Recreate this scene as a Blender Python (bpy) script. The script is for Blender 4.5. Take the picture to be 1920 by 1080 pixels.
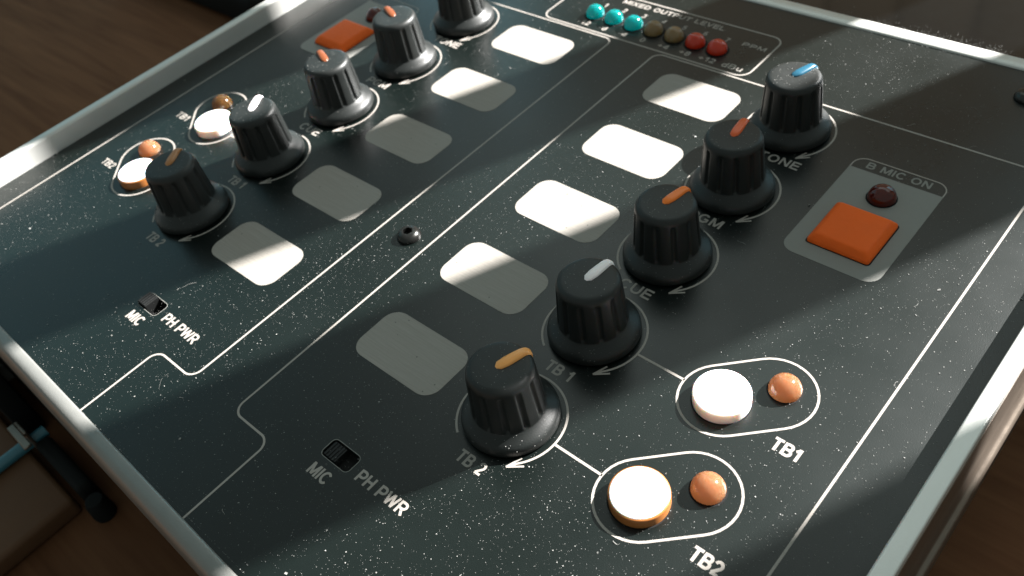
import bpy, bmesh, math, random
import numpy as np
from mathutils import Vector, Matrix

# ------------------------------------------------------------------ scene, camera, light
scene = bpy.context.scene
for o in list(bpy.data.objects):
    bpy.data.objects.remove(o)
MM = 0.001
random.seed(7)
rng = np.random.default_rng(11)

scene.render.engine = 'CYCLES'
scene.view_settings.view_transform = 'Standard'
scene.view_settings.look = 'None'
scene.view_settings.exposure = 0.0
scene.view_settings.gamma = 1.0
scene.view_settings.use_curve_mapping = False

cam_d = bpy.data.cameras.new('camera')
cam = bpy.data.objects.new('camera', cam_d)
scene.collection.objects.link(cam)
RIGHT = Vector((0.741, 0.654, -0.150)); DOWN = Vector((0.400, -0.611, -0.684)); FWD = Vector((-0.539, 0.447, -0.714))
FWD.normalize(); RIGHT = (RIGHT - FWD * RIGHT.dot(FWD)).normalized(); DOWN = FWD.cross(RIGHT)
m = Matrix.Identity(4)
for i in range(3):
    m[i][0] = RIGHT[i]; m[i][1] = -DOWN[i]; m[i][2] = -FWD[i]
CAM = Vector((105.779, -46.602, 106.11)) * MM
m.translation = CAM
cam.matrix_world = m
cam_d.sensor_width = 36.0
cam_d.lens = 1654.0 / 1920.0 * 36.0
cam_d.clip_start = 0.002
cam_d.clip_end = 60.0
cam_d.dof.use_dof = True
cam_d.dof.focus_distance = (Vector((50, 14, 4)) * MM - CAM).dot(FWD)
cam_d.dof.aperture_fstop = 34.0
scene.camera = cam

world = bpy.data.worlds.new('World')
scene.world = world
world.use_nodes = True
bg = world.node_tree.nodes['Background']
bg.inputs['Color'].default_value = (0.86, 1.0, 0.95, 1)
bg.inputs['Strength'].default_value = 0.30

AZ = math.radians(25.5); EL = math.radians(33.0)
SUN_DIR = Vector((math.sin(AZ) * math.cos(EL), math.cos(AZ) * math.cos(EL), math.sin(EL)))
SUN_POS = Vector((0.0, 0.04, 0.0)) + SUN_DIR * 8.0
sd = bpy.data.lights.new('sunbeam_lamp', 'SPOT')
sd.energy = 22000.0
sd.color = (1.0, 0.97, 0.94)
sd.shadow_soft_size = 0.026
sd.spot_size = math.radians(7.0)
sd.spot_blend = 0.15
so = bpy.data.objects.new('sunbeam_lamp', sd)
scene.collection.objects.link(so)
so.location = SUN_POS
so.rotation_euler = (-SUN_DIR).to_track_quat('-Z', 'Y').to_euler()

def area(name, loc, target, sx, sy, power, col):
    d = bpy.data.lights.new(name, 'AREA')
    d.shape = 'RECTANGLE'; d.size = sx; d.size_y = sy; d.energy = power; d.color = col
    o = bpy.data.objects.new(name, d)
    scene.collection.objects.link(o)
    o.location = loc
    o.rotation_euler = (Vector(target) - Vector(loc)).to_track_quat('-Z', 'Y').to_euler()
    return o
area('window_light', (-0.1, 1.0, 1.05), (0.0, 0.0, 0.2), 2.0, 1.0, 6.5, (0.86, 1.0, 0.95))
area('window_light_low', (-0.1, 1.0, 0.34), (0.0, 0.0, 0.15), 2.0, 0.5, 8.0, (0.25, 0.72, 0.92))
area('side_window_light', (-1.15, -0.02, 0.62), (0.0, 0.0, 0.0), 0.9, 0.75, 0.65, (0.04, 0.66, 0.92))

# ------------------------------------------------------------------ helpers
col = scene.collection
def tag(o, label=None, cat=None, group=None, kind=None):
    if label: o['label'] = label
    if cat: o['category'] = cat
    if group: o['group'] = group
    if kind: o['kind'] = kind
    return o
def empty(name, loc=(0, 0, 0)):
    o = bpy.data.objects.new(name, None); o.empty_display_size = 0.01
    col.objects.link(o); o.location = Vector(loc) * MM
    return o
def link(name, mesh, mat, parent=None, loc=(0, 0, 0), rz=0.0):
    o = bpy.data.objects.new(name, mesh); col.objects.link(o)
    if mat is not None and not mesh.materials: mesh.materials.append(mat)
    o.parent = parent
    o.location = Vector(loc) * MM
    o.rotation_euler = (0, 0, rz)
    return o
def mesh_from(bm, name='mesh', smooth=False, angle=None):
    for v in bm.verts: v.co *= MM
    bmesh.ops.recalc_face_normals(bm, faces=bm.faces)
    me = bpy.data.meshes.new(name); bm.to_mesh(me); bm.free()
    if smooth:
        me.polygons.foreach_set('use_smooth', [True] * len(me.polygons))
        if angle is not None:
            try: me.set_sharp_from_angle(angle=math.radians(angle))
            except Exception: pass
    return me
def add_box(bm, x0, x1, y0, y1, z0, z1, bev=0.0, seg=2):
    r = bmesh.ops.create_cube(bm, size=1.0)
    vs = r['verts']
    for v in vs:
        v.co = Vector(((x0 + x1) / 2 + v.co.x * (x1 - x0), (y0 + y1) / 2 + v.co.y * (y1 - y0), (z0 + z1) / 2 + v.co.z * (z1 - z0)))
    if bev > 0:
        es = list({e for v in vs for e in v.link_edges})
        bmesh.ops.bevel(bm, geom=es, offset=bev, segments=seg, affect='EDGES', profile=0.5)
def prism(bm, pts, z0, z1):
    lo = [bm.verts.new((x, y, z0)) for x, y in pts]; hi = [bm.verts.new((x, y, z1)) for x, y in pts]
    n = len(pts)
    bm.faces.new(hi); bm.faces.new(lo[::-1])
    for i in range(n):
        bm.faces.new((lo[i], lo[(i + 1) % n], hi[(i + 1) % n], hi[i]))
def rrect_pts(cx, cy, w, h, r, n=8, corners=(1, 1, 1, 1)):
    out = []
    for k, (sx, sy, a0) in enumerate(((1, 1, 0), (-1, 1, 90), (-1, -1, 180), (1, -1, 270))):
        if not corners[k]:
            out.append((cx + sx * w / 2, cy + sy * h / 2)); continue
        for a in np.linspace(0, 90, n):
            t = math.radians(a0 + a)
            out.append((cx + sx * (w / 2 - r) + r * math.cos(t), cy + sy * (h / 2 - r) + r * math.sin(t)))
    return out
def fillet(pts, r, n=8):
    out = [pts[0]]
    for i in range(1, len(pts) - 1):
        p0, p, p1 = Vector(pts[i - 1]), Vector(pts[i]), Vector(pts[i + 1])
        a = (p0 - p).normalized(); b = (p1 - p).normalized()
        ang = a.angle(b); d = r / math.tan(ang / 2)
        c = p + (a + b).normalized() * (r / math.sin(ang / 2))
        s, e = p + a * d, p + b * d
        for k in range(n + 1):
            t = k / n
            q = (s - c).lerp(e - c, t).normalized() * r + c
            out.append((q.x, q.y))
    out.append(pts[-1])
    return out
PRINT_Z0, PRINT_Z1 = -0.02, 0.035
def ribbon(bm, pts, w, closed=False, z0=PRINT_Z0, z1=PRINT_Z1):
    n = len(pts); L = []; R_ = []
    for i in range(n):
        a = Vector(pts[(i - 1) % n] if (closed or i > 0) else pts[i]); b = Vector(pts[(i + 1) % n] if (closed or i < n - 1) else pts[i])
        t = (b - a).normalized(); nn = Vector((-t.y, t.x)) * (w / 2)
        p = Vector(pts[i]); L.append(p + nn); R_.append(p - nn)
    V = [[bm.verts.new((q.x, q.y, z)) for q in S] for S, z in ((L, z1), (R_, z1), (L, z0), (R_, z0))]
    rg = range(n if closed else n - 1)
    for i in rg:
        j = (i + 1) % n
        bm.faces.new((V[0][i], V[0][j], V[1][j], V[1][i]))
        bm.faces.new((V[0][i], V[2][i], V[2][j], V[0][j]))
        bm.faces.new((V[1][i], V[1][j], V[3][j], V[3][i]))
def lathe(bm, prof, seg=48, fn=None):
    rings = []
    for (r, z) in prof:
        if r < 1e-6:
            rings.append([bm.verts.new((0, 0, z))])
        else:
            rings.append([bm.verts.new(((fn(2 * math.pi * k / seg, r, z) if fn else r) * math.cos(2 * math.pi * k / seg),
                                        (fn(2 * math.pi * k / seg, r, z) if fn else r) * math.sin(2 * math.pi * k / seg), z)) for k in range(seg)])
    for a, b in zip(rings[:-1], rings[1:]):
        for k in range(seg):
            j = (k + 1) % seg
            if len(a) == 1: bm.faces.new((a[0], b[k], b[j]))
            elif len(b) == 1: bm.faces.new((a[k], a[j], b[0]))
            else: bm.faces.new((a[k], a[j], b[j], b[k]))
def extrude_profile(prof, p0, p1, axis='Y', shear=0.0):
    """profile = list of (u, z); extruded along Y (u = X) or along X (u = Y)"""
    bm = bmesh.new(); A = []; B = []
    for u, z in prof:
        if axis == 'Y':
            A.append(bm.verts.new((u, p0, z))); B.append(bm.verts.new((u, p1, z)))
        else:
            A.append(bm.verts.new((p0, u + shear * p0, z))); B.append(bm.verts.new((p1, u + shear * p1, z)))
    n = len(prof)
    for i in range(n):
        j = (i + 1) % n
        bm.faces.new((A[i], A[j], B[j], B[i]))
    bm.faces.new(A); bm.faces.new(B[::-1])
    return bm

# ------------------------------------------------------------------ materials
def new_mat(name):
    mt = bpy.data.materials.new(name); mt.use_nodes = True
    nt = mt.node_tree
    return mt, nt, nt.nodes['Principled BSDF']
def simple(name, colr, rough=0.5, spec=0.5, metal=0.0, var=0.12, scale=300.0, bump=0.0, bscale=2000.0, coat=0.0, sss=0.0, sss_r=0.8, rough_var=0.1):
    mt, nt, b = new_mat(name)
    tc = nt.nodes.new('ShaderNodeTexCoord')
    no = nt.nodes.new('ShaderNodeTexNoise'); no.inputs['Scale'].default_value = scale; no.inputs['Detail'].default_value = 5
    nt.links.new(tc.outputs['Object'], no.inputs['Vector'])
    mx = nt.nodes.new('ShaderNodeMix'); mx.data_type = 'RGBA'
    mx.inputs['A'].default_value = tuple(c * (1 - var) for c in colr) + (1,)
    mx.inputs['B'].default_value = tuple(min(1, c * (1 + var)) for c in colr) + (1,)
    nt.links.new(no.outputs['Fac'], mx.inputs['Factor'])
    nt.links.new(mx.outputs['Result'], b.inputs['Base Color'])
    mr = nt.nodes.new('ShaderNodeMapRange')
    mr.inputs['To Min'].default_value = max(0.02, rough - rough_var); mr.inputs['To Max'].default_value = min(1, rough + rough_var)
    nt.links.new(no.outputs['Fac'], mr.inputs['Value']); nt.links.new(mr.outputs['Result'], b.inputs['Roughness'])
    b.inputs['Specular IOR Level'].default_value = spec
    b.inputs['Metallic'].default_value = metal
    b.inputs['Coat Weight'].default_value = coat
    b.inputs['Coat Roughness'].default_value = 0.08
    if sss > 0:
        b.inputs['Subsurface Weight'].default_value = sss
        b.inputs['Subsurface Radius'].default_value = (1, 0.6, 0.4)
        b.inputs['Subsurface Scale'].default_value = sss_r * MM
    if bump > 0:
        n2 = nt.nodes.new('ShaderNodeTexNoise'); n2.inputs['Scale'].default_value = bscale; n2.inputs['Detail'].default_value = 3
        nt.links.new(tc.outputs['Object'], n2.inputs['Vector'])
        bp = nt.nodes.new('ShaderNodeBump'); bp.inputs['Strength'].default_value = bump; bp.inputs['Distance'].default_value = 0.0001
        nt.links.new(n2.outputs['Fac'], bp.inputs['Height']); nt.links.new(bp.outputs['Normal'], b.inputs['Normal'])
    return mt
M = {}
M['panel'] = simple('panel_black_anodised', (0.0021, 0.0043, 0.0037), 0.31, 0.5, var=0.25, scale=38, bump=0.15, bscale=5200, rough_var=0.13)
M['print'] = simple('print_white', (0.30, 0.275, 0.25), 0.55, 0.3, var=0.05, scale=900)
M['strip'] = simple('write_on_patch_white', (0.32, 0.298, 0.268), 0.6, 0.3, var=0.04, scale=1400, bump=0.1, bscale=6000)
M['grey_print'] = simple('print_grey', (0.20, 0.20, 0.185), 0.6, 0.3, var=0.06, scale=900, bump=0.08, bscale=5000)
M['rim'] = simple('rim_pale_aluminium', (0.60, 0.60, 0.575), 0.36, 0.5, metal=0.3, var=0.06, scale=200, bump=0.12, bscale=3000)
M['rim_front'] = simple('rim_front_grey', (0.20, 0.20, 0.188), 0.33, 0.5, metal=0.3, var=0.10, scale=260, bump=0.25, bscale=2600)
M['case'] = simple('case_side_metal', (0.20, 0.165, 0.135), 0.32, 0.5, metal=0.7, var=0.1, scale=400, bump=0.15, bscale=3500)
M['case_dark'] = simple('case_front_dark', (0.012, 0.012, 0.011), 0.5, 0.4, var=0.2)
M['rear'] = simple('rear_gloss_black', (0.0018, 0.0022, 0.0024), 0.10, 0.6, var=0.2, rough_var=0.03)
M['knob'] = simple('knob_black_plastic', (0.0095, 0.0115, 0.011), 0.46, 0.42, var=0.2, scale=500, bump=0.16, bscale=4200, rough_var=0.07)
M['screw'] = simple('screw_black_steel', (0.05, 0.05, 0.048), 0.28, 0.5, metal=0.9, var=0.2, scale=900)
M['black'] = simple('switch_black_plastic', (0.006, 0.0065, 0.0065), 0.5, 0.35, var=0.2)
M['well_gap_shade'] = simple('switch_well_gap_shade_black', (0.006, 0.006, 0.006), 0.7, 0.2)  # switch wells, and the gap shade painted round lamps and buttons
M['orange_btn'] = simple('button_orange_plastic', (0.80, 0.125, 0.016), 0.55, 0.12, var=0.06, bump=1.0, bscale=900, sss=0.15)
M['btn_white'] = simple('button_white_plastic', (0.90, 0.85, 0.83), 0.35, 0.5, var=0.03, sss=0.7, sss_r=1.6)
M['btn_amber'] = simple('button_amber_plastic', (0.34, 0.125, 0.03), 0.35, 0.5, var=0.06, sss=0.3, sss_r=0.6)
PC = {'amber': (0.92, 0.40, 0.11), 'white': (0.93, 0.85, 0.86), 'orange': (0.92, 0.20, 0.015), 'red': (0.72, 0.11, 0.02), 'blue': (0.012, 0.085, 0.14), 'tan': (0.36, 0.15, 0.045), 'rust': (0.16, 0.045, 0.015)}
for k, c in PC.items(): M['pt_' + k] = simple('pointer_' + k, c, 0.33, 0.5, var=0.05, sss=0.1, sss_r=0.3)
def led_mat(name, c, trans=0.0, rough=0.12):
    mt = simple(name, c, rough, 0.5, var=0.25, scale=900, coat=0.8, sss=1.0, sss_r=7.0, rough_var=0.04)
    mt.node_tree.nodes['Principled BSDF'].inputs['Transmission Weight'].default_value = trans
    return mt
M['led_amber'] = led_mat('led_amber', (0.30, 0.15, 0.08))
M['led_brown'] = led_mat('led_amber_smoked', (0.08, 0.045, 0.014))
M['led_red'] = led_mat('led_red', (0.55, 0.06, 0.02), 0.0)
M['led_tan'] = led_mat('led_tan', (0.26, 0.19, 0.10))
M['led_deep'] = led_mat('led_deep_red', (0.12, 0.014, 0.008), 0.0)
M['led_green'] = led_mat('led_teal_green', (0.0, 0.21, 0.22), 0.0)
M['dust'] = simple('dust_grey', (0.22, 0.22, 0.21), 0.8, 0.2, var=0.2, scale=90)
LED_TR = {'led_amber': (0.62, 0.36, 0.20), 'led_brown': (0.30, 0.17, 0.06), 'led_red': (0.9, 0.10, 0.03), 'led_tan': (0.55, 0.42, 0.24), 'led_deep': (0.22, 0.02, 0.012), 'led_green': (0.0, 0.5, 0.5)}
M['slat'] = simple('slat_brown_fabric', (0.10, 0.08, 0.06), 0.8, 0.2, var=0.15, scale=60)
def add_translucent(mt, c, fac):
    nt = mt.node_tree; b = nt.nodes['Principled BSDF']; out = nt.nodes['Material Output']
    tr = nt.nodes.new('ShaderNodeBsdfTranslucent'); tr.inputs['Color'].default_value = c + (1,)
    mx = nt.nodes.new('ShaderNodeMixShader'); mx.inputs[0].default_value = fac
    nt.links.new(b.outputs[0], mx.inputs[1]); nt.links.new(tr.outputs[0], mx.inputs[2]); nt.links.new(mx.outputs[0], out.inputs['Surface'])
for k_, c_ in LED_TR.items(): add_translucent(M[k_], c_, 0.45)
add_translucent(M['slat'], (0.10, 0.08, 0.058), 0.45)
M['bronze'] = simple('bronze_sheet', (0.12, 0.062, 0.033), 0.5, 0.2, metal=0.1, var=0.15, scale=120, bump=0.2, bscale=900)
M['rubber'] = simple('black_rubber', (0.008, 0.009, 0.009), 0.75, 0.15, var=0.2)
M['sky_rod'] = simple('sky_reflection_blue', (0.045, 0.17, 0.22), 0.35, 0.5, var=0.12)  # sky reflected on a glossy edge, put into the base colour
M['steel'] = simple('bright_steel', (0.55, 0.50, 0.46), 0.25, 0.5, metal=1.0, var=0.1)

# write-on patches: faint brushed grain and a few dark grime specks
nt = M['strip'].node_tree; b = nt.nodes['Principled BSDF']
tc = nt.nodes.new('ShaderNodeTexCoord'); mp = nt.nodes.new('ShaderNodeMapping'); mp.inputs['Scale'].default_value = (140, 4200, 1)
mp.inputs['Rotation'].default_value = (0, 0, math.radians(90))
nt.links.new(tc.outputs['Object'], mp.inputs['Vector'])
gn = nt.nodes.new('ShaderNodeTexNoise'); gn.inputs['Scale'].default_value = 1.0; gn.inputs['Detail'].default_value = 4
nt.links.new(mp.outputs['Vector'], gn.inputs['Vector'])
sp = nt.nodes.new('ShaderNodeTexVoronoi'); sp.inputs['Scale'].default_value = 420.0
oi = nt.nodes.new('ShaderNodeObjectInfo'); va = nt.nodes.new('ShaderNodeVectorMath'); va.operation = 'ADD'
cb = nt.nodes.new('ShaderNodeCombineXYZ'); nt.links.new(oi.outputs['Random'], cb.inputs['X']); nt.links.new(oi.outputs['Random'], cb.inputs['Y'])
nt.links.new(tc.outputs['Object'], va.inputs[0]); nt.links.new(cb.outputs['Vector'], va.inputs[1]); nt.links.new(va.outputs['Vector'], sp.inputs['Vector'])
lt = nt.nodes.new('ShaderNodeMath'); lt.operation = 'LESS_THAN'; lt.inputs[1].default_value = 0.055
nt.links.new(sp.outputs['Distance'], lt.inputs[0])
src = b.inputs['Base Color'].links[0].from_socket
mg = nt.nodes.new('ShaderNodeMix'); mg.data_type = 'RGBA'; mg.blend_type = 'MULTIPLY'; mg.inputs['Factor'].default_value = 0.35
nt.links.new(src, mg.inputs['A']); nt.links.new(gn.outputs['Fac'], mg.inputs['B'])
md = nt.nodes.new('ShaderNodeMix'); md.data_type = 'RGBA'; md.inputs['B'].default_value = (0.03, 0.03, 0.027, 1)
ml = nt.nodes.new('ShaderNodeMath'); ml.operation = 'MULTIPLY'; ml.inputs[1].default_value = 0.7; nt.links.new(lt.outputs[0], ml.inputs[0])
nt.links.new(ml.outputs[0], md.inputs['Factor']); nt.links.new(mg.outputs['Result'], md.inputs['A'])
nt.links.new(md.outputs['Result'], b.inputs['Base Color'])

# wood desk: long grain along X
mt, nt, b = new_mat('desk_wood')
tc = nt.nodes.new('ShaderNodeTexCoord'); mp = nt.nodes.new('ShaderNodeMapping')
mp.inputs['Scale'].default_value = (3.0, 42.0, 1.0); mp.inputs['Rotation'].default_value = (0, 0, math.radians(-14))
nt.links.new(tc.outputs['Object'], mp.inputs['Vector'])
n1 = nt.nodes.new('ShaderNodeTexNoise'); n1.inputs['Scale'].default_value = 3.0; n1.inputs['Detail'].default_value = 8; n1.inputs['Distortion'].default_value = 0.8
nt.links.new(mp.outputs['Vector'], n1.inputs['Vector'])
n2 = nt.nodes.new('ShaderNodeTexNoise'); n2.inputs['Scale'].default_value = 14.0; n2.inputs['Detail'].default_value = 6
nt.links.new(mp.outputs['Vector'], n2.inputs['Vector'])
cr = nt.nodes.new('ShaderNodeValToRGB')
cr.color_ramp.elements[0].position = 0.30; cr.color_ramp.elements[0].color = (0.085, 0.036, 0.017, 1)
cr.color_ramp.elements[1].position = 0.72; cr.color_ramp.elements[1].color = (0.165, 0.078, 0.039, 1)
mxw = nt.nodes.new('ShaderNodeMix'); mxw.data_type = 'FLOAT'; mxw.inputs['Factor'].default_value = 0.4
nt.links.new(n1.outputs['Fac'], mxw.inputs['A']); nt.links.new(n2.outputs['Fac'], mxw.inputs['B'])
nt.links.new(mxw.outputs['Result'], cr.inputs['Fac']); nt.links.new(cr.outputs['Color'], b.inputs['Base Color'])
b.inputs['Roughness'].default_value = 0.65; b.inputs['Specular IOR Level'].default_value = 0.06
M['wood'] = mt

# ------------------------------------------------------------------ setting: desk
DESK_Z = -45.0
bm = bmesh.new(); add_box(bm, -900, 900, -500, 900, DESK_Z - 25, DESK_Z, 2.0)
tag(link('desk', mesh_from(bm, 'desk'), M['wood']), 'brown wooden desk top under the mixing console', None, None, 'structure')

# ------------------------------------------------------------------ console
console = empty('mixing_console', (0, 0, DESK_Z))
tag(console, 'black audio talkback mixing console with pale metal rim and ten knobs', 'mixer')
def part(name, mesh, mat, loc=(0, 0, 0), rz=0.0, parent=None, label=None):
    if parent is None:
        o = link(name, mesh, mat, console, (loc[0], loc[1], loc[2] - DESK_Z), rz)
    else:
        o = link(name, mesh, mat, parent, loc, rz)
    if label: o['label'] = label
    return o

XL, XR, YB, YT = -90.3, 94.5, -40.8, 117.2
SW = [(26.75, -20.0), (-27.15, -19.6)]
# face plate with two switch slots (holes cut by triangulated fill)
def plate_mesh():
    bm = bmesh.new()
    loops = [[(XL - 0.4, YB - 1.2), (XR + 0.6, YB - 2.6), (XR + 0.6, YT + 0.2), (XL - 0.4, YT + 0.2)]]
    for sx, sy in SW: loops.append(rrect_pts(sx, sy, 6.1, 3.2, 0.8, 6))
    edges = []; tops = []
    for lp in loops:
        vs = [bm.verts.new((x, y, 0)) for x, y in lp]; tops.append(vs)
        edges += [bm.edges.new((vs[i], vs[(i + 1) % len(vs)])) for i in range(len(vs))]
    bmesh.ops.triangle_fill(bm, use_beauty=True, use_dissolve=False, edges=edges)
    # drop triangles that fill the slots
    kill = []
    for f in bm.faces:
        c = f.calc_center_median()
        for sx, sy in SW:
            if abs(c.x - sx) < 3.0 and abs(c.y - sy) < 1.58 and all(abs(v.co.x - sx) < 3.2 and abs(v.co.y - sy) < 1.7 for v in f.verts): kill.append(f); break
    bmesh.ops.delete(bm, geom=kill, context='FACES_ONLY')
    for vs in tops:
        lo = [bm.verts.new((v.co.x, v.co.y, -1.5)) for v in vs]
        for i in range(len(vs)):
            j = (i + 1) % len(vs); bm.faces.new((vs[i], vs[j], lo[j], lo[i]))
    return mesh_from(bm, 'face_plate')
part('face_plate', plate_mesh(), M['panel'])

# case body below the plate
bm = bmesh.new(); add_box(bm, XL - 2.2, XR + 2.2, -43.0, 176.0, DESK_Z + 0.0, -4.0, 0.0)
part('case_body', mesh_from(bm, 'case_body'), M['case_dark'])

# rims
h = 4.6
def arc(cx, cz, r, a0, a1, n=6):
    return [(cx + r * math.cos(math.radians(a)), cz + r * math.sin(math.radians(a))) for a in np.linspace(a0, a1, n)]
prof = [(XR, -3.0), (XR, h - 0.35)] + arc(XR + 0.35, h - 0.35, 0.35, 180, 90, 5) + arc(XR + 2.5 - 0.3, h - 0.3, 0.3, 90, 0, 5) + [(XR + 2.5, 2.2), (XR + 2.2, 1.9), (XR + 2.2, -3.0)]
part('rim', mesh_from(extrude_profile(prof, -46, 178, 'Y'), 'rim_r', True, 35), M['rim'], label='pale blue-grey rim beside the right line')
prof = [(XR + 2.25, -1.0), (XR + 2.45, 1.0), (XR + 2.45, -12.0), (XR + 2.8, -14.2)] + arc(XR + 2.9, -15.6, 1.0, 75, -90, 9) + [(XR + 2.4, -17.0), (XR + 2.4, DESK_Z), (XR + 2.25, DESK_Z)]
prof[0] = (XR + 2.22, 1.0)
part('side_panel', mesh_from(extrude_profile(prof, -46, 178, 'Y'), 'side_r', True, 35), M['case'])
prof = [(XL, -3.0), (XL, h - 0.6)] + arc(XL - 0.6, h - 0.6, 0.6, 0, 90, 6) + arc(XL - 2.4 + 0.5, h - 0.5, 0.5, 90, 180, 6) + [(XL - 2.4, DESK_Z), (XL - 2.2, DESK_Z), (XL - 2.2, -3.0)]
part('rim', mesh_from(extrude_profile(prof, -46, 178, 'Y'), 'rim_l', True, 35), M['rim'])
SH = -0.0185
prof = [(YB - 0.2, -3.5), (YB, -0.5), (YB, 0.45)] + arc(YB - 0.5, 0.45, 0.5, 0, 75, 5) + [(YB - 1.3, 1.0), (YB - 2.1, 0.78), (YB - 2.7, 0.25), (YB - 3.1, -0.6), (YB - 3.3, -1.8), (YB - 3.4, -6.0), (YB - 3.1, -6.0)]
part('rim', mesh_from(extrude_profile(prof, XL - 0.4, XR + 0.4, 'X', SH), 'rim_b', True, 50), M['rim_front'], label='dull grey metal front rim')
prof = [(YT, -3.0), (YT, 0.2), (YT + 0.2, 0.4), (YT + 3.2, 0.4), (YT + 3.7, 0.1), (YT + 3.9, -0.6), (YT + 3.9, -3.0)]
part('rim', mesh_from(extrude_profile(prof, XL, XR, 'X'), 'rim_t', True, 50), M['rim'])
bm = bmesh.new(); add_box(bm, XL, XR, YT + 4.0, 178, -3.9, -0.7, 0.3)
part('rear_cover', mesh_from(bm, 'rear_cover'), M['rear'], label='glossy black rear cover behind the white top edge')

# ---- printed lines
W = 0.36
def print_line(pts, w=W, closed=False, name='printed_line'):
    bm = bmesh.new(); ribbon(bm, pts, w, closed)
    return part(name, mesh_from(bm, name), M['print'])
LX = 5.82
print_line(fillet([(-16.3, -40.6), (-16.3, -25.25), (-LX, -25.25), (-LX, 90.0), (-82.9, 90.0), (-82.9, -39.2)], 2.1))
print_line(fillet([(15.6, -41.2), (15.6, -25.0), (LX, -25.0), (LX, 90.0), (84.9, 90.0), (84.9, -42.4)], 2.1))
print_line(rrect_pts(-0.2, 98.8, 54.4, 15.9, 2.6), closed=True, name='meter_outline')

# ---- white write-on patches
pm = None
for sx in (1, -1):
    for k in range(5):
        bm = bmesh.new(); prism(bm, rrect_pts(0, 0, 18.77, 10.62, 2.8, 9), PRINT_Z0, 0.045)
        if pm is None: pm = mesh_from(bm, 'write_on_patch')
        else: bm.free()
        part('write_on_patch', pm, M['strip'], (sx * 21.216, 20 * k, 0))

# ---- text
def _arc(cx, cy, rx, ry, a0, a1, n=12):
    return [(cx + rx * math.cos(math.radians(a)), cy + ry * math.sin(math.radians(a))) for a in np.linspace(a0, a1, n)]
def glyphs():
    G = {}
    G['T'] = (.70, [[(.0, .92), (.70, .92)], [(.35, .84), (.35, 0)]])
    bowl = lambda x0, x1, y0, y1: [(x0, y1)] + _arc(x1 - (y1 - y0) / 2, (y0 + y1) / 2, (y1 - y0) / 2, (y1 - y0) / 2, 90, -90, 10) + [(x0, y0)]
    G['B'] = (.74, [[(.09, 0), (.09, 1)], bowl(.17, .62, .52, .92), bowl(.17, .67, .08, .52)])
    G['P'] = (.70, [[(.09, 0), (.09, 1)], bowl(.17, .64, .42, .92)])
    G['R'] = (.76, [[(.09, 0), (.09, 1)], bowl(.17, .66, .46, .92), [(.38, .44), (.68, 0)]])
    G['D'] = (.76, [[(.09, 0), (.09, 1)], [(.17, .92), (.34, .92)] + _arc(.34, .5, .34, .42, 90, -90, 14) + [(.17, .08)]])
    G['1'] = (.46, [[(.33, 0), (.33, 1)], [(.05, .70), (.18, .78), (.29, .95)]])
    G['2'] = (.64, [_arc(.31, .69, .24, .24, 170, -40, 14) + [(.09, .10)], [(.04, .08), (.60, .08)]])
    G['C'] = (.78, [_arc(.41, .5, .33, .43, 40, 320, 22)])
    G['G'] = (.82, [_arc(.41, .5, .33, .43, 42, 318, 22) + [(.70, .18), (.70, .44)], [(.45, .44), (.78, .44)]])
    G['U'] = (.76, [[(.09, 1), (.09, .36)] + _arc(.38, .36, .29, .29, 180, 360, 14) + [(.67, .36), (.67, 1)]])
    G['E'] = (.68, [[(.09, 0), (.09, 1)], [(.17, .92), (.66, .92)], [(.17, .52), (.62, .52)], [(.17, .08), (.68, .08)]])
    G['L'] = (.62, [[(.09, 0), (.09, 1)], [(.17, .08), (.62, .08)]])
    G['I'] = (.20, [[(.10, 0), (.10, 1)]])
    G['H'] = (.76, [[(.09, 0), (.09, 1)], [(.67, 0), (.67, 1)], [(.17, .52), (.59, .52)]])
    G['M'] = (.90, [[(.09, 0), (.09, 1)], [(.81, 0), (.81, 1)], [(.13, .98), (.45, .08)], [(.77, .98), (.45, .08)]])
    G['N'] = (.76, [[(.09, 0), (.09, 1)], [(.67, 0), (.67, 1)], [(.12, .96), (.64, .04)]])
    G['O'] = (.84, [_arc(.42, .5, .34, .43, 0, 360, 26)])
    G['X'] = (.74, [[(.06, 0), (.68, 1)], [(.06, 1), (.68, 0)]])
    G['V'] = (.74, [[(.05, 1), (.37, .05)], [(.69, 1), (.37, .05)]])
    G['W'] = (1.06, [[(.05, 1), (.28, .04)], [(.28, .04), (.53, .96)], [(.53, .96), (.78, .04)], [(.78, .04), (1.01, 1)]])
    G['d'] = (.64, [[(.54, 0), (.54, 1)], _arc(.31, .35, .22, .28, 0, 360, 20)])
    G['u'] = (.62, [[(.09, .70), (.09, .30)] + _arc(.30, .30, .21, .23, 180, 360, 12) + [(.51, .30)], [(.53, 0), (.53, .70)]])
    G['+'] = (.62, [[(.04, .44), (.58, .44)], [(.31, .17), (.31, .71)]])
    G['-'] = (.40, [[(.04, .40), (.36, .40)]])
    G['0'] = (.64, [_arc(.32, .5, .23, .43, 0, 360, 24)])
    G['3'] = (.62, [_arc(.29, .70, .21, .22, 160, -90, 12) + _arc(.29, .28, .24, .22, 85, -160, 12)])
    G['4'] = (.66, [[(.46, 0), (.46, 1)], [(.46, .96), (.05, .30)], [(.03, .27), (.64, .27)]])
    G['5'] = (.62, [[(.56, .92), (.16, .92), (.11, .52)] + _arc(.30, .33, .25, .25, 120, -160, 14)])
    G['6'] = (.64, [_arc(.32, .31, .23, .24, 0, 360, 20), _arc(.36, .52, .27, .42, 60, 190, 10)])
    G['7'] = (.60, [[(.04, .92), (.58, .92)], [(.54, .88), (.34, .5), (.22, 0)]])
    G['8'] = (.64, [_arc(.32, .72, .20, .21, 0, 360, 20), _arc(.32, .28, .24, .23, 0, 360, 20)])
    G[' '] = (.30, [])
    return G
GL = glyphs()
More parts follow.
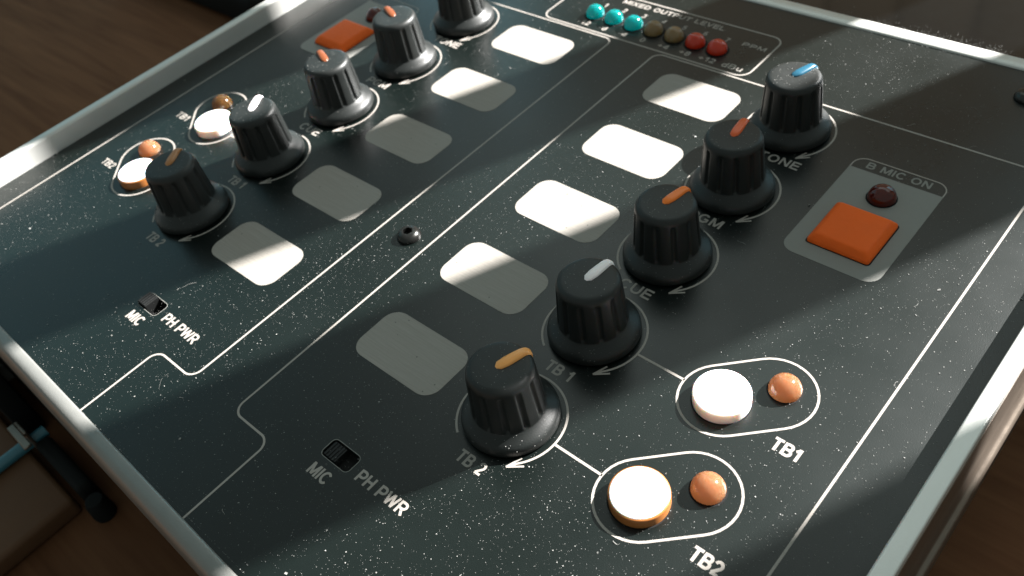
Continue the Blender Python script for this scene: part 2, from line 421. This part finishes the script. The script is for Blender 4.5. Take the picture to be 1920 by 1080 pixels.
def text(s, x, y, height, width=None, bold=0.022, mat='print', center=False, gap=.12):
    w0 = sum(GL[c][0] for c in s) + gap * (len(s) - 1)
    sx = (width / w0) if width else height
    sw = 0.165 + bold
    bm = bmesh.new(); cx = 0.0; zz = 0
    for c in s:
        w, st = GL[c]
        for pl in st:
            closed = len(pl) > 3 and (Vector(pl[0]) - Vector(pl[-1])).length < 1e-4
            pts = [((cx + a) * sx, b * height) for a, b in (pl[:-1] if closed else pl)]
            zz += 1
            ribbon(bm, pts, sw * min(height, sx * 1.15), closed, z1=0.030 + 0.0012 * (zz % 7))
        cx += w + gap
    if center: x -= w0 * sx / 2
    return part('lettering', mesh_from(bm, 'lettering'), M[mat], (x, y, 0))
for sx, cx in ((1, 43.5), (-1, -42.6)):
    text('TB 2', cx, -10.3, 2.05, 5.0, center=True)
    text('TB 1', cx, 9.75, 2.05, 4.9, center=True)
    text('CUE', cx - 0.4, 30.0, 2.1, 6.3, center=True)
    text('PGM', cx - 0.1, 50.0, 2.1, 6.6, center=True)
    text('TONE', cx + 2.4, 70.2, 2.1, 8.2, center=True)
text('MIC', 24.4, -24.95, 2.0, 4.15, 0.03); text('PH PWR', 31.4, -21.5, 2.0, 10.0, 0.03)
text('MIC', -29.0, -24.4, 2.0, 4.2, 0.03); text('PH PWR', -22.3, -20.95, 2.0, 10.0, 0.03)
text('TB1', 75.55, 16.85, 2.15, 4.1, 0.04); text('TB2', 75.75, -3.2, 2.15, 4.4, 0.04)
text('TB1', -76.9, 17.55, 1.8, 4.3, 0.0); text('TB2', -77.1, -2.2, 1.8, 4.4, 0.0)
text('MIXED OUTPUT LEVEL', -13.6, 104.0, 1.55, 27.2, 0.03)
text('PPM', 20.0, 100.8, 1.4, 5.6, 0.02); text('dBu', 20.3, 92.2, 1.7, 4.8, 0.02)
LEDX = [-15.9 + 5.45 * k for k in range(7)]
for k, (s, w) in enumerate((('-12', 3.4), ('-8', 2.3), ('-4', 2.3), ('0', 1.2), ('+4', 2.7), ('+8', 2.7), ('+12', 4.0))):
    text(s, -16.4 + 5.5 * k, 92.2, 1.55, w, 0.02, center=True)
for k in range(7):
    text(str(k + 1), -16.9 + 5.45 * k + 0.6, 100.6, 1.5, None, 0.02, center=True)

# ---- knob scale arcs with arrow heads
def arc_mesh():
    bm = bmesh.new(); r = 8.33
    a0, a1 = math.radians(236), math.radians(-44)
    ribbon(bm, [(r * math.cos(a), r * math.sin(a)) for a in np.linspace(a0, a1, 72)], 0.34)
    a = math.radians(-54); tip = Vector((8.7 * math.cos(a), 8.7 * math.sin(a)))
    e = Vector((r * math.cos(a1), r * math.sin(a1)))
    t = (tip - Vector((r * math.cos(a1 + .05), r * math.sin(a1 + .05)))).normalized(); nn = Vector((-t.y, t.x))
    ribbon(bm, [tuple(e - t * 0.02), tuple(tip - t * 0.5)], 0.34, z1=0.034)
    for sgn in (1, -1):
        b1 = tip - t * 2.5 + nn * 0.72 * sgn
        ribbon(bm, [tuple(tip), tuple(b1)], 0.30, z1=0.036 + 0.001 * sgn)
        pts = [tuple(tip), tuple(tip - t * 1.5 + nn * 0.40 * sgn), tuple(tip - t * 1.2)]
        if sgn > 0: pts = pts[::-1]
        vs = [bm.verts.new((x, y, 0.038)) for x, y in pts]; bm.faces.new(vs)
    return mesh_from(bm, 'scale_arc')
am = arc_mesh()
for sx in (1, -1):
    for k in range(5):
        part('scale_arc', am, M['print'], (sx * 42.99, 20 * k + 0.15, 0))

# ---- talkback ovals, connectors
def capsule(A, B, r, n=20):
    A, B = Vector(A), Vector(B); d = (B - A).normalized(); a = math.atan2(d.y, d.x); out = []
    for c, s in ((B, a - math.pi / 2), (A, a + math.pi / 2)):
        for t in np.linspace(0, math.pi, n): out.append((c.x + r * math.cos(s + t), c.y + r * math.sin(s + t)))
    return out
for sx in (1, -1):
    for k in range(2):
        y = 20 * k
        dl = 2.3 if sx < 0 else 0.0
        A = (sx * 66.1 + dl, y + 0.0); B = (sx * 71.4 + dl, y + 5.2)
        print_line(capsule(A, B, 6.25 if sx > 0 else 6.05), 0.36, True, 'talkback_outline')
        print_line([(sx * (42.99 + 8.5), y + 0.05), (sx * 59.9 + dl, y + 0.0)], 0.4, False, 'connector_line')

# ---- knobs
GRO = 12
def knob_r(th, r, z):
    if 3.25 < z < 10.95:
        ph = (th + math.pi / GRO) % (2 * math.pi / GRO) - math.pi / GRO
        x = ph * r / 0.38
        g = math.exp(-(x ** 4)) if abs(x) < 3 else 0
        f = min(1, max(0, (z - 3.3) / 0.45)) * min(1, max(0, (10.9 - z) / 0.7))
        return r - 0.34 * g * f
    return r
kp = [(7.25, 0.25), (7.4, 0.4), (7.45, 0.7), (7.42, 1.2), (7.32, 1.6), (7.1, 1.95), (6.75, 2.25), (6.35, 2.55), (5.92, 2.85), (5.66, 3.1), (5.56, 3.2), (5.54, 3.4), (5.52, 3.7)]
kp += [(5.50 - 0.46 * t, 3.9 + 6.3 * t) for t in np.linspace(0, 1, 5)]
kp += [(5.02, 10.4), (5.0, 10.65), (4.97, 10.9), (4.9, 11.2), (4.76, 11.5), (4.52, 11.78), (4.2, 11.93), (3.8, 11.98), (2.0, 11.96), (0.0, 11.95)]
def knob_mesh():
    bm = bmesh.new(); lathe(bm, [(0.0, 0.25), (6.9, 0.25)] + kp, 216, knob_r)
    return mesh_from(bm, 'knob', True, 40)
KM = knob_mesh()
def collar_mesh():
    bm = bmesh.new(); lathe(bm, [(6.4, 0.0), (6.4, 0.3)], 48)
    return mesh_from(bm, 'knob_collar', True)
def pointer_mesh(length=1.0):
    # swept half-round inlay from near the centre, over the shoulder, down the side
    path = [(-0.5, 11.96), (0.0, 11.97), (1.2, 11.975), (2.4, 11.985), (3.6, 11.99), (4.1, 11.95), (4.48, 11.82), (4.78, 11.55), (4.94, 11.15), (5.04, 10.5), (5.1, 9.7)]
    wid = [0.25, 0.74, 0.88, 0.84, 0.76, 0.72, 0.68, 0.64, 0.58, 0.46, 0.1]
    hgt = [0.05, 0.36, 0.46, 0.52, 0.54, 0.52, 0.46, 0.38, 0.26, 0.14, 0.02]
    bm = bmesh.new(); rows = []
    for i, (r, z) in enumerate(path):
        a = path[max(0, i - 1)]; c = path[min(len(path) - 1, i + 1)]
        t = Vector((c[0] - a[0], c[1] - a[1])).normalized(); n = Vector((-t.y, t.x))
        row = []
        for k in range(9):
            s = math.pi * k / 8
            u = wid[i] * math.cos(s); hh = hgt[i] * (math.sin(s) ** 0.6 if 0 < k < 8 else 0) - 0.04
            row.append(bm.verts.new((u, r + n.x * hh, z + n.y * hh)))
        rows.append(row)
    for a, c in zip(rows[:-1], rows[1:]):
        for k in range(8): bm.faces.new((a[k], a[k + 1], c[k + 1], c[k]))
    return mesh_from(bm, 'pointer', True)
PM0 = pointer_mesh()
KN = [  # x, y, pointer angle (deg from +X), colour, label
    (42.99, 0, 71, 'amber', 'black knob with light orange pointer, right column beside TB2 button'),
    (42.99, 20, 83, 'white', 'black knob with white pointer in the right column'),
    (42.99, 40, 78, 'orange', 'black knob with bright orange pointer above CUE'),
    (42.99, 60, 97, 'red', 'black knob with red pointer above PGM'),
    (42.99, 80, 71, 'blue', 'black knob with blue pointer above TONE, right column'),
    (-42.99, 0, 121, 'tan', 'black knob with tan pointer in the left column'),
    (-42.99, 20, 121, 'white', 'black knob with white pointer in the left column'),
    (-42.99, 40, 158, 'rust', 'sunlit black knob with orange pointer beside the orange square button'),
    (-42.99, 60, 158, 'rust', 'sunlit black knob with orange-brown pointer above PGM'),
    (-42.99, 80, -12, 'blue', 'black knob with blue pointer, left column, cut by the frame')]
for x, y, a, c, lab in KN:
    k = part('knob', KM, M['knob'], (x, y + 0.15, 0), math.radians(a - 90), label=lab)
    pmn = PM0.copy(); pmn.materials.clear()
    part('pointer', pmn, M['pt_' + c], parent=k, label='%s pointer inlay' % c)

# ---- LEDs and round buttons
def led_mesh(r=2.38, cyl=0.2):
    bm = bmesh.new()
    prof = [(0, 0.08), (r * 0.98, 0.08), (r, 0.12), (r, cyl)] + [(r * math.cos(a), cyl + r * 0.97 * math.sin(a)) for a in np.linspace(0.12, math.pi / 2 - 0.1, 9)] + [(0, cyl + r * 0.97)]
    lathe(bm, prof, 40); return mesh_from(bm, 'led', True, 60)
LM = led_mesh(); LS = led_mesh(2.15, 0.45)
def led(x, y, mat, mesh=None, label=None):
    me = (mesh or LM).copy(); me.materials.clear()
    part('led', me, M[mat], (x, y, 0), label=label)
    part('gap_shade', SHADE_LH if mat == 'led_deep' else SHADE_L, M['well_gap_shade'], (x, y, 0))
def btn_mesh(r, z0, z1, bev):
    bm = bmesh.new()
    prof = [(0, z0), (r, z0), (r, z1 - bev)] + [(r - bev + bev * math.cos(a), z1 - bev + bev * math.sin(a)) for a in np.linspace(0.3, math.pi / 2, 5)] + [(0, z1)]
    lathe(bm, prof, 64); return mesh_from(bm, 'button', True, 35)
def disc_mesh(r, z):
    bm = bmesh.new(); lathe(bm, [(r, -0.02), (r, z), (0, z)], 40); return mesh_from(bm, 'gap_shade')  # flat black disc paints the shaded gap, the plate is not cut
SHADE_L = disc_mesh(2.6, 0.028); SHADE_LH = disc_mesh(2.6, 0.046); SHADE_B = disc_mesh(4.42, 0.028)
BW = btn_mesh(4.2, -0.3, 2.0, 0.35); BA = btn_mesh(4.2, -0.3, 1.85, 0.25); BC = btn_mesh(3.95, 1.5, 2.0, 0.2)
for sx in (1, -1):
    bx_ = 66.2 if sx > 0 else -63.6
    part('gap_shade', SHADE_B, M['well_gap_shade'], (bx_, 20.0, 0)); part('gap_shade', SHADE_B, M['well_gap_shade'], (bx_, 0.0, 0))
    part('push_button', BW, M['btn_white'], (bx_, 20.0, 0), label='round white button inside the TB1 outline')
    bb = part('push_button', BA, M['btn_amber'], (bx_, 0.0, 0), label='round amber button with white cap inside the TB2 outline')
    part('cap', BC, M['btn_white'], parent=bb)
led(72.5, 26.6, 'led_amber', label='amber lamp inside the right TB1 outline'); led(72.6, 6.6, 'led_amber', label='amber lamp inside the right TB2 outline')
led(-69.6, 26.2, 'led_brown', label='smoky amber lamp inside the left TB1 outline'); led(-69.9, 6.5, 'led_amber', label='amber lamp inside the left TB2 outline')
for k, x in enumerate(LEDX):
    mt_ = 'led_green' if k < 3 else ('led_tan' if k < 5 else 'led_red')
    led(x - 0.1, 96.8, mt_, LS, label=('teal green', 'smoky amber', 'red')[0 if k < 3 else 1 if k < 5 else 2] + ' level meter lamp')

# ---- B MIC ON field with square button (and its twin in the left channel)
def sq_mesh(w, z1):
    bm = bmesh.new()
    lv = [(0.0, -0.3, 0.5), (0.0, 0.55, 0.5), (0.12, 0.75, 0.5), (0.75, z1 - 0.22, 0.5), (1.05, z1 - 0.04, 0.45), (1.35, z1, 0.4)]
    rings = []
    for ins, z, rr in lv:
        rings.append([bm.verts.new((x, y, z)) for x, y in rrect_pts(0, 0, w - 2 * ins, w - 2 * ins, rr, 5)])
    for a, c in zip(rings[:-1], rings[1:]):
        for i in range(len(a)):
            j = (i + 1) % len(a); bm.faces.new((a[i], a[j], c[j], c[i]))
    bm.faces.new(rings[-1]); return mesh_from(bm, 'sq', True, 50)
SQ = sq_mesh(10.7, 1.7)
for sx in (1, -1):
    cx = sx * 65.3
    bm = bmesh.new(); prism(bm, rrect_pts(cx, 63.9, 16.6, 24.4, 2.4, 8, (0, 0, 1, 1)), PRINT_Z0, 0.04)
    part('mic_field', mesh_from(bm, 'mic_field'), M['grey_print'])
    print_line(fillet([(cx - 8.2, 76.0), (cx - 8.2, 79.3), (cx + 8.2, 79.3), (cx + 8.2, 76.0)], 2.2), 0.22, False, 'field_outline')
    bm = bmesh.new(); prism(bm, rrect_pts(sx * 65.4, 60.5, 11.15, 11.15, 0.6, 5), PRINT_Z0, 0.047); part('gap_shade', mesh_from(bm, 'gap_shade'), M['well_gap_shade'])  # flat black square paints the shade in the gap round the button
    part('square_button', SQ, M['orange_btn'], (sx * 65.4, 60.5, 0), label='orange grained square push button')
    led(sx * 65.4, 70.9, 'led_deep', label='dark red lamp above the orange square button')
text('B MIC ON', 65.2, 76.9, 1.75, 11.4, 0.02, 'grey_print', center=True)

# ---- screws
def screw_mesh():
    bm = bmesh.new()
    prof = [(2.25, -0.2), (2.3, 0.1), (2.2, 0.5), (1.95, 0.95), (1.6, 1.25), (1.15, 1.42)]
    lathe(bm, prof, 48)
    ring = [v for v in bm.verts if abs(v.co.z - 1.42) < 1e-6]
    ring.sort(key=lambda v: math.atan2(v.co.y, v.co.x))
    def hexr(a, R): 
        s = (a % (math.pi / 3)) - math.pi / 6
        return R * math.cos(math.pi / 6) / math.cos(s)
    lev = [(0.98, 1.40), (0.95, 0.5)]
    prev = ring
    for R, z in lev:
        cur = []
        for v in ring:
            a = math.atan2(v.co.y, v.co.x); r = hexr(a, R); cur.append(bm.verts.new((r * math.cos(a), r * math.sin(a), z)))
        for i in range(len(ring)):
            j = (i + 1) % len(ring); bm.faces.new((prev[i], prev[j], cur[j], cur[i]))
        prev = cur
    bm.faces.new(prev)
    return mesh_from(bm, 'screw', True, 35)
SM = screw_mesh()
part('screw', SM, M['screw'], (0.9, 19.1, 0), 0.3, label='black socket head screw between the two channels')
part('screw', SM, M['screw'], (74.6, 109.2, 0), 0.6, label='black socket head screw near the rear right corner')

# ---- slide switches in their slots
for i, (sx, sy) in enumerate(SW):
    bm = bmesh.new(); add_box(bm, sx - 3.6, sx + 3.6, sy - 2.2, sy + 2.2, -3.9, -1.6, 0)
    sw = part('slide_switch', mesh_from(bm, 'well'), M['well_gap_shade'])
    bm = bmesh.new(); x0 = sx - 2.85; x1 = sx - 0.1; top = (-0.25 if i == 0 else 0.55)
    add_box(bm, x0, x1, sy - 1.35, sy + 1.35, -1.7, top, 0.12)
    for k in range(4): add_box(bm, x0 + 0.35 + 0.6 * k, x0 + 0.62 + 0.6 * k, sy - 1.3, sy + 1.3, top - 0.1, top + 0.14, 0.05, 1)
    me = mesh_from(bm, 'slider'); o = link('slider', me, M['black'], sw)
    # thin bare-metal edge of the slot
    bm = bmesh.new(); ribbon(bm, rrect_pts(sx, sy, 6.18, 3.28, 0.84, 6), 0.09, True, -0.1, 0.02)
    link('slot_edge', mesh_from(bm, 'slot_edge'), M['grey_print'], sw)

# ------------------------------------------------------------------ blind in front of the window (throws the sun stripes)
YBL = 420.0
def to_blind(param, Yref=40.0):
    P = Vector((param + math.tan(AZ) * Yref, Yref, 0)); S = SUN_POS / MM
    t = (YBL - P.y) / (S.y - P.y)
    return P.x + (S.x - P.x) * t
GAPS = [(-150, -119), (-85, -49.8), (-19.8, 8.0), (48.3, 79.3)]
edges = [to_blind(-192)] + [to_blind(v) for g in GAPS for v in g] + [to_blind(121)]
def slat(x0, x1):
    bm = bmesh.new(); n = 6; rows = []
    for k in range(n + 1):
        t = k / n; yy = 2.0 * (1 - (2 * t - 1) ** 2)
        rows.append([bm.verts.new((x0 + (x1 - x0) * t, yy, z)) for z in (12, 396)])
    for a, c in zip(rows[:-1], rows[1:]): bm.faces.new((a[0], c[0], c[1], a[1]))
    link('slat', mesh_from(bm, 'slat', True), M['slat'], blind)
blind = empty('window_blind', (0, YBL, DESK_Z))
tag(blind, 'tall brown vertical slat blind standing behind the console at the window', 'blind')
for i in range(0, len(edges), 2):
    slat(edges[i], edges[i + 1])
for k in range(9):
    slat(edges[0] - 43 * (k + 1), edges[0] - 43 * k + 1.5)
for k in range(5):
    slat(edges[-1] + 43 * k - 1.5, edges[-1] + 43 * (k + 1))
for z0, z1 in ((0, 14), (394, 412)):
    bm = bmesh.new(); add_box(bm, edges[0] - 43 * 9 - 10, edges[-1] + 43 * 5 + 10, -8, 8, z0, z1, 1.5)
    link('rail', mesh_from(bm, 'rail'), M['slat'], blind)
bm = bmesh.new(); add_box(bm, edges[7] - 12, edges[8] + 12, 2, 10, 12, 277, 0.5)
link('sun_blocker', mesh_from(bm, 'sun_blocker'), M['case_dark'], blind)  # unseen board added to keep the sun off the desk at right
bm = bmesh.new(); add_box(bm, 269, 318, 12, 20, 12, 299, 0.5)
link('sun_blocker', mesh_from(bm, 'sun_blocker'), M['case_dark'], blind)  # second, taller board added to block the remaining sun on the desk

# ------------------------------------------------------------------ things on the desk
bm = bmesh.new(); add_box(bm, -262, -168, 92, 190, DESK_Z, DESK_Z + 14, 4, 3)
tag(link('black_box', mesh_from(bm, 'black_box', True, 40), M['rubber']), 'low black box on the desk behind the pale left rim', 'box')

# dock in front of the console: bronze sheet-metal box with rubber strip, knob foot and rod painted blue as a sky reflection
dock = empty('bronze_bracket', (-75, -62, DESK_Z))
tag(dock, 'bronze sheet metal bracket on the desk in front of the console', 'bracket')
def dpart(name, bm, mat, smooth=True):
    return link(name, mesh_from(bm, name, smooth, 40), M[mat], dock)
bm = bmesh.new(); add_box(bm, -60, 33, -42, 11, 0, 5, 1.2, 3); dpart('plate', bm, 'bronze')
bm = bmesh.new(); add_box(bm, 14, 34, 12.2, 15.8, 0, 7, 1.2, 3); dpart('rubber_strip', bm, 'rubber')
bm = bmesh.new(); lathe(bm, [(0, 0), (2.2, 0), (2.4, 1), (2.2, 4.6), (1.8, 5.6), (0, 5.8)], 24)
for v in bm.verts: v.co.x += 37.5; v.co.y += 13.6
dpart('foot', bm, 'rubber')
bm = bmesh.new(); add_box(bm, -22, 5, 12, 17, 0, 21, 1.2, 2); dpart('socket_block', bm, 'rubber')
bm = bmesh.new(); add_box(bm, 9.5, 14.5, 12.2, 13.0, 0, 11, 0.2, 1); add_box(bm, 9.5, 18.5, 10.5, 12.2, 10.2, 11, 0.2, 1); dpart('clip', bm, 'case')
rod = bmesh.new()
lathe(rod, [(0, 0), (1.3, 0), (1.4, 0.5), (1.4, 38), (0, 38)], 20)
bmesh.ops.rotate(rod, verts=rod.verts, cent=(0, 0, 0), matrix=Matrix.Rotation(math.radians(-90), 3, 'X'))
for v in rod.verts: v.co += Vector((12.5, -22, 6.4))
me = mesh_from(rod, 'sky_reflection_rod', True, 40)
o = link('sky_reflection_rod', me, M['sky_rod'], None, (-75, -62, DESK_Z))
tag(o, 'round rod coloured pale blue as a sky reflection, lying across the bronze bracket', 'rod')

# ------------------------------------------------------------------ dust (tiny flakes and lint fibres, real geometry)
def dust_object():
    V = []; F = []
    def flake(x, y, z, s, asp=1.0, tilt=0.5):
        a = rng.uniform(0, 6.28); n = 4
        e1 = np.array((math.cos(a), math.sin(a), rng.uniform(-tilt, tilt))); e2 = np.array((-math.sin(a), math.cos(a), rng.uniform(-tilt, tilt)))
        b0 = len(V); c = np.array((x, y, z))
        for u, v in ((-1, -.6), (.7, -1), (1, .5), (-.5, 1)):
            V.append(c + e1 * u * s * asp / 2 + e2 * v * s / 2)
        F.append((b0, b0 + 1, b0 + 2, b0 + 3))
    clumps = rng.uniform((XL, YB), (XR, YT), (60, 2))
    def pos():
        if rng.random() < 0.35:
            c = clumps[rng.integers(60)]; p = rng.normal(c, 9)
        else: p = rng.uniform((XL, YB), (XR, YT))
        return min(max(p[0], XL + .3), XR - .3), min(max(p[1], YB + .3), YT - .3)
    def blocked(x, y):
        for kx in (-42.99, 42.99):
            k = round(y / 20); k = min(4, max(0, k))
            if (x - kx) ** 2 + (y - 20 * k) ** 2 < 52: return True
        for s in (1, -1):
            for cx, cy, r in ((66.2, 0, 4.3), (66.2, 20, 4.3), (71.8, 5.4, 2.3), (71.8, 25.4, 2.3)):
                if (x - s * cx) ** 2 + (y - cy) ** 2 < r * r: return True
            if abs(x - s * 65.3) < 8.4 and 51.6 < y < 76.2 and rng.random() < 0.9: return True
            if abs(x - s * 21.216) < 9.4 and abs(y - 20 * round(min(80, max(0, y)) / 20)) < 5.3: return True
        return False
    n = 0
    while n < 42000:
        x, y = pos()
        if blocked(x, y): continue
        s = 0.03 + 0.03 * rng.exponential(1.0)
        flake(x, y, 0.03 + s * .2, min(s, 0.2)); n += 1
    n = 0
    while n < 520:
        x, y = pos()
        if blocked(x, y): continue
        s = rng.uniform(0.09, 0.19) if rng.random() < 0.95 else rng.uniform(0.2, 0.38)
        flake(x, y, 0.05 + s * .2, s, rng.uniform(.7, 1.6), .6); n += 1
    # rear cover and knobs
    for i in range(600):
        flake(rng.uniform(30, 75), YT + 4.1 + abs(rng.normal(0, 1.6)), -0.65, rng.uniform(.04, .13))
    for kx, ky, *_ in KN:
        for i in range(150):
            a = rng.uniform(0, 6.28)
            if rng.random() < 0.45:
                r = 4.4 * math.sqrt(rng.random()); z = 12.0
            else:
                j = rng.integers(3, 9); t = rng.random()
                r = kp[j][0] * (1 - t) + kp[j + 1][0] * t + .01; z = kp[j][1] * (1 - t) + kp[j + 1][1] * t + .02
            flake(kx + r * math.cos(a), ky + .15 + r * math.sin(a), z, rng.uniform(.04, .16), 1, .3)
    # fibres: thin curved ribbons
    def fibre(x, y, L, curl, w):
        a = rng.uniform(0, 6.28); da = rng.normal(0, curl); n = 9
        pts = [(x, y)]
        for i in range(n):
            a += da / n + rng.normal(0, .12); x += math.cos(a) * L / n; y += math.sin(a) * L / n; pts.append((x, y))
        b0 = len(V)
        for i, (px, py) in enumerate(pts):
            q = pts[min(i + 1, n)]; p_ = pts[max(i - 1, 0)]
            t = np.array((q[0] - p_[0], q[1] - p_[1])); t /= np.linalg.norm(t) + 1e-9
            zz = 0.06 + 0.08 * math.sin(i * .7)
            V.append((px - t[1] * w / 2, py + t[0] * w / 2, zz)); V.append((px + t[1] * w / 2, py - t[0] * w / 2, zz + .02))
        for i in range(n): F.append((b0 + 2 * i, b0 + 2 * i + 1, b0 + 2 * i + 3, b0 + 2 * i + 2))
    n = 0
    while n < 60:
        x, y = pos()
        if blocked(x, y): continue
        L = rng.uniform(.5, 1.8) if rng.random() < .88 else rng.uniform(2, 4.5)
        fibre(x, y, L, 1.6, rng.uniform(.035, .07)); n += 1
    Va = np.array(V, dtype=float) * MM
    me = bpy.data.meshes.new('dust'); me.from_pydata(Va.tolist(), [], F); me.update()
    o = link('dust', me, M['dust'])
    tag(o, 'pale dust flakes and lint fibres lying on the black panel', 'dust', None, 'stuff')
dust_object()
